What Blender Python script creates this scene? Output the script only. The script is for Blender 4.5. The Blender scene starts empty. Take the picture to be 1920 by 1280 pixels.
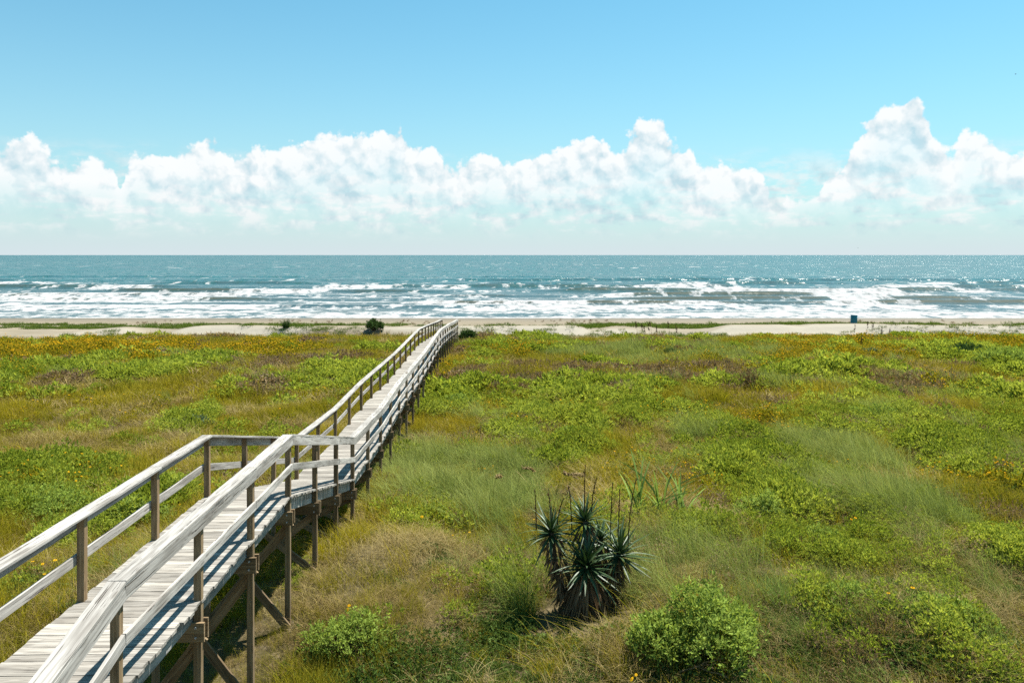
import bpy, math, random
import numpy as np
from mathutils import Matrix, Vector

random.seed(7); RNG = np.random.default_rng(7)
SC = bpy.context.scene
COL = SC.collection

# ------------------------------------------------------------------ camera
CAM_Z = 9.0
cam_d = bpy.data.cameras.new('camera'); cam = bpy.data.objects.new('camera', cam_d); COL.objects.link(cam)
cam.location = (0, 0, CAM_Z); cam.rotation_euler = (math.radians(90), 0, 0)
cam_d.sensor_width = 36; cam_d.lens = 36*1520/1920
cam_d.shift_y = -(640-478)/1920
cam_d.clip_start = .1; cam_d.clip_end = 60000
SC.camera = cam

# ------------------------------------------------------------------ light
SUN = Vector((.35, .30, 1)).normalized()
SUN_EL = math.asin(SUN.z); SUN_AZ = math.atan2(SUN.x, SUN.y)
sun_d = bpy.data.lights.new('sun', 'SUN'); sun = bpy.data.objects.new('sun', sun_d); COL.objects.link(sun)
sun.rotation_euler = SUN.to_track_quat('Z', 'Y').to_euler(); sun.location = (60, 60, 200)
sun_d.energy = 4.6; sun_d.angle = math.radians(.55); sun_d.color = (1, .955, .88)

SC.view_settings.view_transform = 'Standard'; SC.view_settings.look = 'None'
SC.view_settings.gamma = 1; SC.view_settings.use_curve_mapping = False
SC.view_settings.exposure = 1.3
SC.render.engine = 'CYCLES'
SC.cycles.use_denoising = False
SC.cycles.max_bounces = 4; SC.cycles.diffuse_bounces = 2; SC.cycles.glossy_bounces = 2
SC.cycles.transmission_bounces = 2; SC.cycles.transparent_max_bounces = 4
SC.cycles.caustics_reflective = False; SC.cycles.caustics_refractive = False

# ------------------------------------------------------------------ node helper
class NT:
    def __init__(s, tree): s.t = tree; s.n = tree.nodes; s.l = tree.links
    def add(s, kind, **kw):
        n = s.n.new(kind)
        for k, v in kw.items(): setattr(n, k, v)
        return n
    def put(s, sock, v):
        if hasattr(v, 'links') or isinstance(v, bpy.types.NodeSocket): s.l.new(v, sock)
        else: sock.default_value = v
    def m(s, op, a, b=None, c=None, clamp=False):
        n = s.add('ShaderNodeMath', operation=op, use_clamp=clamp)
        for i, v in enumerate((a, b, c)):
            if v is not None: s.put(n.inputs[i], v)
        return n.outputs[0]
    def vm(s, op, a, b=None, scale=None):
        n = s.add('ShaderNodeVectorMath', operation=op)
        s.put(n.inputs[0], a)
        if b is not None: s.put(n.inputs[1], b)
        if scale is not None: s.put(n.inputs['Scale'], scale)
        return n.outputs[0]
    def ss(s, v, a, b, lo=0., hi=1.):
        n = s.add('ShaderNodeMapRange', interpolation_type='SMOOTHSTEP')
        s.put(n.inputs['Value'], v); s.put(n.inputs['From Min'], a); s.put(n.inputs['From Max'], b)
        s.put(n.inputs['To Min'], lo); s.put(n.inputs['To Max'], hi)
        return n.outputs['Result']
    def mix(s, f, a, b, blend='MIX'):
        n = s.add('ShaderNodeMix', data_type='RGBA', blend_type=blend)
        s.put(n.inputs[0], f); s.put(n.inputs[6], a); s.put(n.inputs[7], b)
        return n.outputs[2]
    def noise(s, vec, scale, detail=3, rough=.5, out=0, dist=0):
        n = s.add('ShaderNodeTexNoise'); s.put(n.inputs['Vector'], vec)
        n.inputs['Scale'].default_value = scale; n.inputs['Detail'].default_value = detail
        n.inputs['Roughness'].default_value = rough; n.inputs['Distortion'].default_value = dist
        return n.outputs[out]
    def voro(s, vec, scale, detail=0, rough=.5, feature='SMOOTH_F1', smooth=.35):
        n = s.add('ShaderNodeTexVoronoi', feature=feature); s.put(n.inputs['Vector'], vec)
        n.inputs['Scale'].default_value = scale
        n.inputs['Detail'].default_value = detail; n.inputs['Roughness'].default_value = rough
        if feature == 'SMOOTH_F1': n.inputs['Smoothness'].default_value = smooth
        return n.outputs['Distance']
def rgb(r, g, b): return (r, g, b, 1.)

# ------------------------------------------------------------------ sky (physical sky + cumulus belt)
W = bpy.data.worlds.new('World'); SC.world = W; W.use_nodes = True
w = NT(W.node_tree); w.n.clear()
SKY_K = .067
sky = w.add('ShaderNodeTexSky', sky_type='NISHITA'); sky.sun_disc = False
sky.sun_elevation = SUN_EL; sky.sun_rotation = SUN_AZ
sky.air_density = 1.0; sky.dust_density = .6; sky.ozone_density = 2.0; sky.altitude = 0
dirv = w.add('ShaderNodeTexCoord').outputs['Generated']
sep = w.add('ShaderNodeSeparateXYZ'); w.l.new(dirv, sep.inputs[0])
dx, dy, dz = sep.outputs
az = w.m('ARCTAN2', dx, dy); el = w.m('ARCSINE', dz)
# skyline of the cumulus belt, read as azimuth / elevation (degrees of sky, not of picture)
TOPS = [(0,245),(30,250),(62,252),(90,275),(122,297),(160,287),(195,274),(213,288),(224,345),(236,300),(250,275),(272,262),(305,280),(330,276),(352,262),(386,250),(404,253),(418,275),(450,276),(500,268),(560,256),(600,247),(640,236),(662,234),(690,248),(706,240),(716,226),(752,222),(757,242),(772,270),(805,264),(830,290),(852,306),(880,290),(930,274),(962,286),(1000,274),(1040,262),(1066,263),(1092,254),(1132,257),(1150,277),(1166,264),(1200,222),(1238,218),(1258,250),(1296,262),(1310,300),(1352,290),(1390,294),(1420,318),(1438,340),(1456,392),(1476,356),(1530,352),(1550,312),(1590,290),(1602,258),(1630,212),(1650,190),(1682,178),(1716,172),(1726,190),(1742,216),(1756,250),(1768,277),(1790,285),(1796,250),(1810,226),(1832,220),(1860,235),(1872,256),(1900,266),(1920,272)]
AZR = .60; ELM = .24
fc = w.add('ShaderNodeFloatCurve'); cm = fc.mapping.curves[0]
pts = []
for px, py in TOPS:
    u = (px-960)/1520; a = math.atan(u); e = math.atan((478-py)/1520*math.cos(a))
    pts.append(((a/AZR+1)/2, e/ELM))
cm.points[0].location = (0, pts[0][1]); cm.points[1].location = (1, pts[-1][1])
for p in pts: cm.points.new(*p)
for p in cm.points: p.handle_type = 'VECTOR'
fc.mapping.update()
warpc = w.noise(dirv, 34, 4, .62, out=1)
warp = w.noise(dirv, 30, 3, .6)
wz = w.m('MULTIPLY_ADD', warp, .011, -.0055)
azw = w.m('ADD', az, wz)
w.put(fc.inputs['Value'], w.m('MULTIPLY_ADD', azw, .5/AZR, .5))
top_in = w.m('MULTIPLY', fc.outputs[0], ELM)
top_out = w.m('MULTIPLY_ADD', w.noise(dirv, 5.5, 3, .6), .26, -.01)     # the belt goes on all round the horizon
inview = w.ss(w.m('ABSOLUTE', az), .565, .66, 1., 0.)
mixt = w.add('ShaderNodeMix', data_type='FLOAT'); w.put(mixt.inputs[0], inview); w.put(mixt.inputs[2], top_out); w.put(mixt.inputs[3], top_in)
top = mixt.outputs[0]
def billow(vec):
    a = w.voro(w.vm('ADD', vec, w.vm('SCALE', warpc, scale=.016)), 30, 3.0, .52, 'F1')
    return w.m('SUBTRACT', .75, a)
SUNOFF = (.006, 0, .0105)
b0 = billow(dirv); b1 = billow(w.vm('ADD', dirv, SUNOFF))
fine = w.noise(dirv, 120, 5, .62)
s_edge = w.m('SUBTRACT', top, el)
dens = w.m('ADD', s_edge, w.m('ADD', w.m('MULTIPLY_ADD', b0, .026, .0000), w.m('MULTIPLY_ADD', fine, .018, -.009)))
mask = w.ss(dens, -.001, .0075)
big = w.noise(dirv, 11, 3, .55)
bot = w.m('MULTIPLY_ADD', big, .05, .030)
low = w.ss(w.m('SUBTRACT', el, bot), -.030, .030)
alpha = w.m('MULTIPLY', mask, low)
lit = w.m('MULTIPLY', w.m('SUBTRACT', b0, b1), 1.35)
depth = w.ss(s_edge, 0.0, .085)
body = w.m('SUBTRACT', w.m('ADD', .92, lit), w.m('MULTIPLY', depth, w.ss(big, .34, .66, .04, .50)))
cl = w.m('ADD', body, w.m('MULTIPLY_ADD', fine, .16, -.08), clamp=True)
ccol = w.mix(cl, rgb(.54, .72, .80), rgb(.965, .985, .99))
# thin far-off clouds low over the sea
wv = w.vm('MULTIPLY', dirv, (1, 1, 3.2))
wn = w.noise(wv, 24, 5, .6)
wisp = w.m('MULTIPLY', w.ss(wn, .42, .64), w.m('MULTIPLY', w.ss(el, .012, .05), w.ss(el, .135, .075)))
wisp = w.m('MULTIPLY', wisp, .85)
skyc = w.mix(1., sky.outputs[0], rgb(.42, .97, .95), 'MULTIPLY')
skyc = w.vm('SCALE', skyc, scale=SKY_K)
hz = w.m('POWER', 2.718, w.m('DIVIDE', w.m('MAXIMUM', el, 0.), -.14))
skyc = w.mix(w.m('MULTIPLY', hz, .97), skyc, rgb(.282, .320, .340))
CLOUD_V = .415
c1 = w.mix(wisp, skyc, w.vm('SCALE', ccol, scale=CLOUD_V*.93))
c2 = w.mix(w.m('MULTIPLY', alpha, w.ss(s_edge, .015, .10, .97, .50)), c1, w.vm('SCALE', ccol, scale=CLOUD_V))
bg = w.add('ShaderNodeBackground'); w.l.new(c2, bg.inputs['Color'])
bg0 = w.add('ShaderNodeBackground'); w.l.new(skyc, bg0.inputs['Color'])          # clear sky above the belt
belt = w.m('MULTIPLY', w.m('LESS_THAN', el, .30), w.m('GREATER_THAN', el, -.002))
mixs = w.add('ShaderNodeMixShader'); w.l.new(belt, mixs.inputs[0]); w.l.new(bg0.outputs[0], mixs.inputs[1]); w.l.new(bg.outputs[0], mixs.inputs[2])
wo = w.add('ShaderNodeOutputWorld'); w.l.new(mixs.outputs[0], wo.inputs['Surface'])
W.cycles.sampling_method = 'MANUAL'; W.cycles.sample_map_resolution = 512

# ------------------------------------------------------------------ terrain shape
def _hash(ix, iy, s):
    v = np.sin(ix*127.1 + iy*311.7 + s*74.7)*43758.5453
    return v - np.floor(v)
def vnoise(x, y, s=0):
    x = np.asarray(x, float); y = np.asarray(y, float)
    ix, iy = np.floor(x), np.floor(y); fx, fy = x-ix, y-iy
    fx = fx*fx*(3-2*fx); fy = fy*fy*(3-2*fy)
    a, b = _hash(ix, iy, s), _hash(ix+1, iy, s); c, d = _hash(ix, iy+1, s), _hash(ix+1, iy+1, s)
    return (a*(1-fx)+b*fx)*(1-fy) + (c*(1-fx)+d*fx)*fy
def fbm(x, y, s=0, o=4, g=0.5):
    t = 0; a = 1; n = 0
    for k in range(o):
        t = t + a*vnoise(x*2**k + 17.3*k, y*2**k - 9.1*k, s+k); n += a; a *= g
    return t/n
def sstep(a, b, x):
    t = np.clip((x-a)/(b-a), 0, 1); return t*t*(3-2*t)
PROF_Y = [-40, 8, 11.5, 14, 17, 20, 29, 35, 41, 48, 57, 70, 78, 90, 100, 113, 118, 135, 400]
PROF_Z = [2.0, 2.0, 2.1, 2.45, 2.45, 2.2, 1.5, 1.55, 1.7, 1.65, 1.4, .95, .78, .70, .46, .10, -.12, -1.2, -6]
def centre_x(y): return -4.36 - .0175*y
def height(x, y):
    x = np.asarray(x, float); y = np.asarray(y, float)
    z = np.interp(y, PROF_Y, PROF_Z)
    land = 1 - sstep(70, 80, y)
    k = sstep(.5, 3.0, np.abs(x - centre_x(y)))
    z = z + land*(.25+.75*k)*(.5*(fbm(x/7, y/7, 3, 2)-.5) + .56*(fbm(x/2.3, y/2.3, 7, 2)-.5))
    z = z + .38*np.exp(-((y-16.2)/2.6)**2)*np.exp(-((x+2.9)/1.9)**2)     # bank beside the ramp
    # foredune: a low broken ridge of blown sand with steep landward faces
    ridge = 83.5 + 3.0*(fbm(x/16, y*0, 21, 2)-.5)*2
    am = 1.0*sstep(.40, .60, fbm(x/13+5, y*0, 22, 3))
    d = y - ridge
    z = z + am*np.where(d < 0, np.exp(-(d/1.3)**2), np.exp(-(d/5.0)**2))
    ridge2 = 94 + 4*(fbm(x/20, y*0, 31, 2)-.5)*2
    am2 = .42*sstep(.35, .65, fbm(x/11+9, y*0, 32, 3))
    z = z + am2*np.exp(-((y-ridge2)/3.0)**2)
    z = z + .05*(fbm(x/3, y/3, 41, 3)-.5)*sstep(80, 84, y)*(1-sstep(104, 112, y))
    return z

# ------------------------------------------------------------------ object helpers
def tag(o, label=None, cat=None, group=None, kind=None):
    if label: o['label'] = label
    if cat: o['category'] = cat
    if group: o['group'] = group
    if kind: o['kind'] = kind
    return o
def link(name, me, mat=None, parent=None):
    if mat is not None and len(me.materials) == 0: me.materials.append(mat)
    o = bpy.data.objects.new(name, me); COL.objects.link(o)
    if parent is not None:
        o.parent = parent
    return o
def empty(name, loc):
    o = bpy.data.objects.new(name, None); COL.objects.link(o); o.location = loc; o.empty_display_size = .3
    return o
def mesh(name, v, f, smooth=False, attr=None):
    me = bpy.data.meshes.new(name); me.from_pydata([tuple(p) for p in v], [], [tuple(q) for q in f])
    if smooth: me.polygons.foreach_set('use_smooth', np.ones(len(me.polygons), bool))
    if attr is not None:
        for k, val in attr.items():
            a = me.attributes.new(k, 'FLOAT', 'POINT'); a.data.foreach_set('value', np.asarray(val, np.float32))
    me.update(); return me
def grid_mesh(name, X, Y, Z, attr=None):
    r, c = X.shape
    v = np.stack([X, Y, Z], -1).reshape(-1, 3).astype(np.float32)
    i = np.arange(r*c).reshape(r, c)
    q = np.stack([i[:-1, :-1], i[:-1, 1:], i[1:, 1:], i[1:, :-1]], -1).reshape(-1, 4).astype(np.int32)
    me = bpy.data.meshes.new(name)
    me.vertices.add(len(v)); me.vertices.foreach_set('co', v.ravel())
    me.loops.add(q.size); me.loops.foreach_set('vertex_index', q.ravel())
    me.polygons.add(len(q)); me.polygons.foreach_set('loop_start', np.arange(0, q.size, 4, dtype=np.int32))
    me.polygons.foreach_set('use_smooth', np.ones(len(q), bool))
    me.update(calc_edges=True)
    for k, val in (attr or {}).items():
        a = me.attributes.new(k, 'FLOAT', 'POINT'); a.data.foreach_set('value', np.asarray(val, np.float32).ravel())
    return me

# ------------------------------------------------------------------ materials
def mat(name):
    m = bpy.data.materials.new(name); m.use_nodes = True
    t = NT(m.node_tree); t.n.clear(); out = t.add('ShaderNodeOutputMaterial')
    return m, t, out
def principled(t, out, col, rough=.7, spec=.3, normal=None):
    p = t.add('ShaderNodeBsdfPrincipled'); t.put(p.inputs['Base Color'], col); t.put(p.inputs['Roughness'], rough)
    p.inputs['Specular IOR Level'].default_value = spec
    if normal is not None: t.l.new(normal, p.inputs['Normal'])
    t.l.new(p.outputs[0], out.inputs['Surface']); return p
def bump(t, h, strength, dist):
    b = t.add('ShaderNodeBump'); t.put(b.inputs['Height'], h); b.inputs['Strength'].default_value = strength
    b.inputs['Distance'].default_value = dist; return b.outputs[0]

def wood(name, dark, mid, light, crack=.55, tone=.25):
    m, t, out = mat(name)
    oi = t.add('ShaderNodeObjectInfo'); rnd = oi.outputs['Random']
    co = t.add('ShaderNodeTexCoord').outputs['Object']
    off = t.add('ShaderNodeCombineXYZ'); t.put(off.inputs[0], t.m('MULTIPLY', rnd, 37.)); t.put(off.inputs[1], t.m('MULTIPLY', rnd, 11.)); t.put(off.inputs[2], t.m('MULTIPLY', rnd, 23.))
    p = t.vm('ADD', co, off.outputs[0])
    wob = t.noise(p, 3.0, 2, .5, out=1)
    p2 = t.vm('ADD', p, t.vm('SCALE', t.vm('SUBTRACT', wob, (.5, .5, .5)), scale=.025))
    grain = t.noise(t.vm('MULTIPLY', p2, (1.6, 42, 42)), 1., 4, .6)
    broad = t.noise(t.vm('MULTIPLY', p, (1.1, 7, 7)), 1., 3, .55)
    crk = t.noise(t.vm('MULTIPLY', p2, (.9, 70, 70)), 1., 2, .5)
    kn = t.add('ShaderNodeTexVoronoi', feature='F1'); t.put(kn.inputs['Vector'], t.vm('MULTIPLY', p, (2.3, 9, 9))); kn.inputs['Scale'].default_value = 1
    knot = t.ss(kn.outputs['Distance'], .10, .20, 1., 0.)
    c = t.mix(t.ss(grain, .38, .62), mid, light)
    c = t.mix(t.ss(broad, .42, .72, 0., .7), c, dark)
    c = t.mix(t.m('MULTIPLY', knot, .6), c, dark)
    ck = t.ss(crk, .61, .67)
    c = t.mix(t.m('MULTIPLY', ck, crack), c, rgb(.045, .036, .028))
    val = t.m('MULTIPLY_ADD', rnd, tone*2, 1-tone)
    c = t.vm('SCALE', c, scale=val)
    h = t.m('SUBTRACT', grain, t.m('MULTIPLY', ck, .8))
    principled(t, out, c, .82, .2, bump(t, h, .55, .006)); return m
M_DECK = wood('weathered_deck_wood', rgb(.12, .106, .088), rgb(.222, .204, .175), rgb(.325, .302, .265), .75, .26)
M_RAIL = wood('bleached_rail_wood', rgb(.15, .134, .114), rgb(.275, .258, .232), rgb(.40, .38, .345), .95, .16)
M_POST = wood('brown_post_wood', rgb(.085, .054, .026), rgb(.17, .115, .060), rgb(.25, .182, .105), .5, .25)
M_UNDER = wood('grey_joist_wood', rgb(.12, .105, .09), rgb(.22, .21, .19), rgb(.30, .29, .27), .4, .15)
m, t, out = mat('galvanised_bolt'); principled(t, out, rgb(.45, .45, .45), .45, .5); M_BOLT = m

def leafmat(name, a, b, tip=None, trans=.45, var=.35, gloss=0.):
    """a/b = two real leaf colours mixed per plant, tip = colour of the blade tips"""
    m, t, out = mat(name)
    at = t.add('ShaderNodeAttribute', attribute_type='INSTANCER', attribute_name='tint').outputs['Fac']
    oi = t.add('ShaderNodeObjectInfo').outputs['Random']
    lv = t.add('ShaderNodeAttribute', attribute_type='GEOMETRY', attribute_name='leafv').outputs['Fac']
    f = t.m('ADD', at, t.m('MULTIPLY_ADD', oi, .3, -.15), clamp=True)
    c = t.mix(f, a, b)
    if tip is not None:
        tp = t.add('ShaderNodeAttribute', attribute_type='GEOMETRY', attribute_name='tip').outputs['Fac']
        c = t.mix(t.ss(tp, .45, 1., 0., .8), c, tip)
    c = t.vm('SCALE', c, scale=t.m('MULTIPLY_ADD', lv, 2*var, 1-var))
    d = t.add('ShaderNodeBsdfDiffuse'); t.put(d.inputs['Color'], c)
    tr = t.add('ShaderNodeBsdfTranslucent'); t.put(tr.inputs['Color'], t.vm('MULTIPLY', c, (1.12, 1.06, .7)))
    mx = t.add('ShaderNodeMixShader'); mx.inputs[0].default_value = trans
    t.l.new(d.outputs[0], mx.inputs[1]); t.l.new(tr.outputs[0], mx.inputs[2]); sh = mx.outputs[0]
    if gloss:
        g = t.add('ShaderNodeBsdfGlossy'); g.inputs['Roughness'].default_value = .5; g.inputs['Color'].default_value = rgb(1, 1, 1)
        m2 = t.add('ShaderNodeMixShader'); m2.inputs[0].default_value = gloss
        t.l.new(sh, m2.inputs[1]); t.l.new(g.outputs[0], m2.inputs[2]); sh = m2.outputs[0]
    t.l.new(sh, out.inputs['Surface']); return m
M_OLIVE = leafmat('olive_grass', rgb(.165, .170, .008), rgb(.30, .245, .012), rgb(.32, .26, .045))
M_FORB = leafmat('bright_forb_leaf', rgb(.185, .235, .026), rgb(.33, .375, .060), None, .45)
M_DRY = leafmat('dry_grass', rgb(.18, .13, .05), rgb(.33, .265, .115), None, .25)
M_WISP = leafmat('feathery_grass', rgb(.15, .205, .045), rgb(.24, .285, .080), rgb(.27, .28, .09))
M_PURP = leafmat('brown_heath', rgb(0.165, 0.1069, 0.055), rgb(0.275, 0.2079, 0.1155), rgb(.20, .125, .08), .3)
M_COVER = leafmat('ground_cover_leaf', rgb(.065, .115, .025), rgb(.14, .19, .05), None, .3, .4)
M_BGRASS = leafmat('beach_grass', rgb(0.0665, 0.1187, 0.0209), rgb(0.1235, 0.1615, 0.03325))
M_PETAL = leafmat('yellow_petal', rgb(.50, .27, .008), rgb(.58, .36, .014), None, .3, .1)
M_DISC = leafmat('flower_disc', rgb(.20, .07, .01), rgb(.25, .10, .02), None, 0, .1)
M_BUSH = leafmat('bush_leaf', rgb(.215, .285, .055), rgb(.42, .48, .13), None, .42, .45)
M_DKBUSH = leafmat('dark_bush_leaf', rgb(.045, .085, .025), rgb(.085, .13, .04), None, .3, .4)
M_GREYB = leafmat('grey_green_leaf', rgb(.12, .17, .085), rgb(.18, .23, .12), None, .3, .4)
M_YUC = leafmat('yucca_leaf', rgb(.036, .072, .022), rgb(.075, .122, .040), None, .08, .4, .035)
M_DEAD = leafmat('dead_leaf', rgb(0.176, 0.1155, 0.066), rgb(0.33, 0.242, 0.143), None, .15, .4)
M_STRAP = leafmat('strap_leaf', rgb(.17, .25, .06), rgb(.32, .40, .14), None, .4, .35)
M_TWIG = leafmat('twig', rgb(.10, .075, .05), rgb(.16, .12, .085), None, 0, .3)
M_PLUME = leafmat('seed_plume', rgb(.30, .22, .11), rgb(.42, .32, .18), None, .3, .3)
M_DKPLUME = leafmat('dark_seed_plume', rgb(0.077, 0.0392, 0.0252), rgb(0.126, 0.07, 0.042), None, .1, .3)

# ground, sand, sea
m, t, out = mat('dune_soil')
g = t.add('ShaderNodeNewGeometry').outputs['Position']
n1 = t.noise(g, .6, 5, .6); n2 = t.noise(g, 9, 4, .65)
c = t.mix(t.ss(n1, .38, .62), rgb(.045, .038, .016), rgb(.09, .07, .034))  # soil tones lowered to paint in deep shade between the plants
c = t.mix(t.ss(n2, .50, .70), c, rgb(.15, .118, .068))
principled(t, out, c, .95, .1, bump(t, n2, .8, .06)); M_SOIL = m
m, t, out = mat('beach_sand')
g = t.add('ShaderNodeNewGeometry').outputs['Position']
wet = t.add('ShaderNodeAttribute', attribute_type='GEOMETRY', attribute_name='wet').outputs['Fac']
dune = t.add('ShaderNodeAttribute', attribute_type='GEOMETRY', attribute_name='dune').outputs['Fac']
n1 = t.noise(g, .35, 5, .6); n2 = t.noise(g, 2.5, 5, .65)
c = t.mix(t.ss(n1, .35, .65), rgb(.155, .127, .083), rgb(.19, .156, .106))
c = t.mix(t.ss(n2, .6, .75, 0., .35), c, rgb(.20, .15, .09))
c = t.mix(dune, c, rgb(.30, .27, .215))
c = t.mix(wet, c, rgb(.125, .102, .068))
principled(t, out, c, t.m('MULTIPLY_ADD', wet, -.35, .92), .25, bump(t, n2, .6, .06)); M_SAND = m

m, t, out = mat('sea_water')
g = t.add('ShaderNodeNewGeometry').outputs['Position']
deep = t.add('ShaderNodeAttribute', attribute_type='GEOMETRY', attribute_name='deep').outputs['Fac']
face = t.add('ShaderNodeAttribute', attribute_type='GEOMETRY', attribute_name='face').outputs['Fac']
foam = t.add('ShaderNodeAttribute', attribute_type='GEOMETRY', attribute_name='foam').outputs['Fac']
fn = t.noise(t.vm('MULTIPLY', g, (.42, .30, .3)), 1., 7, .72)
fn2 = t.noise(t.vm('MULTIPLY', g, (.07, .16, .3)), 1., 4, .6)
ff = t.m('ADD', foam, t.m('ADD', t.m('MULTIPLY_ADD', fn, 2.6, -1.3), t.m('MULTIPLY_ADD', fn2, 1.2, -.6)))
ff = t.ss(ff, .36, .74)
py = t.add('ShaderNodeSeparateXYZ'); t.l.new(g, py.inputs[0]); yy = py.outputs[1]
# chop and cat's paws in three sizes: the farther out, the larger the groups that can still be told apart
k1 = t.noise(t.vm('MULTIPLY', g, (.16, .07, .1)), 1., 4, .7)
k2 = t.noise(t.vm('MULTIPLY', g, (.085, .017, .1)), 1., 4, .7)
k3 = t.noise(t.vm('MULTIPLY', g, (.035, .0032, .1)), 1., 4, .75)
f12 = t.ss(yy, 300., 620.); f23 = t.ss(yy, 900., 2000.)
def fmix(f, a_, b_):
    n = t.add('ShaderNodeMix', data_type='FLOAT'); t.put(n.inputs[0], f); t.put(n.inputs[2], a_); t.put(n.inputs[3], b_); return n.outputs[0]
kk = fmix(f23, fmix(f12, k1, k2), k3)
caps = t.m('MULTIPLY', t.ss(kk, .585, .66), t.ss(yy, 3500., 500., .25, .9))  # far sun sparkle painted as white dashes, together with whitecaps
ff = t.m('MAXIMUM', ff, caps)
wc = t.mix(deep, t.mix(face, rgb(.035, .055, .048), rgb(.062, .052, .018)), rgb(.012, .047, .046))
wc = t.mix(t.m('MULTIPLY', t.ss(kk, .36, .60), deep), wc, rgb(.018, .088, .086))  # light and dark of distant waves painted into the water colour
big = t.noise(t.vm('MULTIPLY', g, (.30, .45, .3)), 1., 4, .65, out=1)
small = t.noise(t.vm('MULTIPLY', g, (1.7, 2.4, 1.)), 1., 3, .6, out=1)
sl = t.vm('ADD', t.vm('SCALE', t.vm('SUBTRACT', big, (.5, .5, .5)), scale=2.5), t.vm('SCALE', t.vm('SUBTRACT', small, (.5, .5, .5)), scale=2.1))
sl = t.vm('SCALE', t.vm('MULTIPLY', sl, (1, 1, 0)), scale=t.m('MULTIPLY_ADD', deep, .85, .15))
sl = t.vm('ADD', sl, t.vm('MULTIPLY', t.vm('SCALE', (0, -1, 0), scale=t.m('MULTIPLY', t.m('SUBTRACT', kk, .5), t.m('MULTIPLY', deep, 2.2))), (1, 1, 1)))
nb = t.vm('NORMALIZE', t.vm('ADD', t.add('ShaderNodeNewGeometry').outputs['Normal'], sl))
pw = t.add('ShaderNodeBsdfPrincipled'); t.put(pw.inputs['Base Color'], wc); pw.inputs['Roughness'].default_value = .26
pw.inputs['IOR'].default_value = 1.333; t.l.new(nb, pw.inputs['Normal'])
pf = t.add('ShaderNodeBsdfDiffuse'); t.put(pf.inputs['Color'], t.mix(t.ss(fn, .40, .62), rgb(.24, .245, .245), rgb(.40, .40, .395)))
t.l.new(bump(t, fn, .7, .5), pf.inputs['Normal'])
mx = t.add('ShaderNodeMixShader'); t.put(mx.inputs[0], ff); t.l.new(pw.outputs[0], mx.inputs[1]); t.l.new(pf.outputs[0], mx.inputs[2])
t.l.new(mx.outputs[0], out.inputs['Surface']); M_SEA = m

# ------------------------------------------------------------------ land
def land_rows(a, b, n0): return np.linspace(a, b, n0)
ys = np.concatenate([np.arange(-14, 30, .3), np.arange(30, 79.01, .55)])
us = np.concatenate([[-6, -4, -2.6, -1.9], np.linspace(-1.45, 1.45, 330), [1.9, 2.6, 4, 6]])
def fan(ys):
    w_ = np.maximum(ys, 14.)[:, None]*.72
    return us[None, :]*w_, np.repeat(ys[:, None], len(us), 1)
X, Y = fan(ys)
tag(link('ground', grid_mesh('ground', X, Y, height(X, Y)), M_SOIL), kind='structure')
yb = np.concatenate([[ys[-1]], np.arange(79.2, 106, .28), np.arange(106, 136, 1.)])
X, Y = fan(yb); Z = height(X, Y)
wet = sstep(.42, .05, Z)
slope = np.gradient(Z, axis=0)
dune = sstep(80, 81.5, Y)*(1-sstep(88, 93, Y))*np.clip(.08 + 7*np.maximum(slope, 0) + .5*(fbm(X/5, Y/5, 51, 3)-.4), 0, 1)
tag(link('beach', grid_mesh('beach', X, Y, Z, {'wet': wet, 'dune': dune}), M_SAND), kind='structure')

# ------------------------------------------------------------------ sea with breaking waves
ys = np.concatenate([np.arange(112.5, 215, .5), np.arange(215, 330, 1.2), 330*np.power(45000/330, np.linspace(0, 1, 70))])
us = np.concatenate([[-9, -5, -3, -2, -1.5], np.linspace(-1.2, 1.2, 460), [1.5, 2, 3, 5, 9]])
X = us[None, :]*ys[:, None]*.68; Y = np.repeat(ys[:, None], len(us), 1)
Z = np.zeros_like(X); FO = np.zeros_like(X)
CRESTS = [(119, .10, .9), (125, .22, .8), (132, .35, .74), (140, .45, .70), (150, .85, .60), (163, .75, .70), (178, .95, .58), (198, 1.0, .58), (222, 1.0, .50), (250, .9, .36), (286, .8, .26), (330, .6, .18)]
for k, (yc, am, br) in enumerate(CRESTS):
    line = yc + 7*(fbm(X/45, X*0+k, 60+k, 2)-.5) + 3.2*(fbm(X/9, X*0+k, 80+k, 4, .65)-.5)
    on = sstep(.30, .55, fbm(X/38, X*0+3*k, 100+k, 2))
    broken = sstep(1-br-.16, 1-br+.16, fbm(X/26, X*0+5*k, 120+k, 3)*1.5-.25)
    d = Y - line
    wdt = 1.0 + .006*yc
    Z += am*(.35+.65*on)*np.where(d < 0, np.exp(-(d/wdt)**2), np.exp(-(d/(3.2*wdt))**2))*(1-.25*broken)
    tail = 7 + .05*yc
    f = np.where(d < -.2, np.exp(-(np.maximum(-d, 0)/tail)**1.5), np.exp(-(d/(.9+1.2*broken))**2))
    FO = np.maximum(FO, broken*(.45+.55*on)*f*(.85 if yc < 215 else .75))
wash = (1-sstep(150, 262, Y))*(.28 + .52*fbm(X/16, Y/4, 140, 3)) - .10
FO = np.maximum(FO, wash)
FO = np.maximum(FO, (1-sstep(116.0, 119.5, Y + 3.0*(fbm(X/14, X*0, 150, 3)-.5)))*.9)
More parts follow.
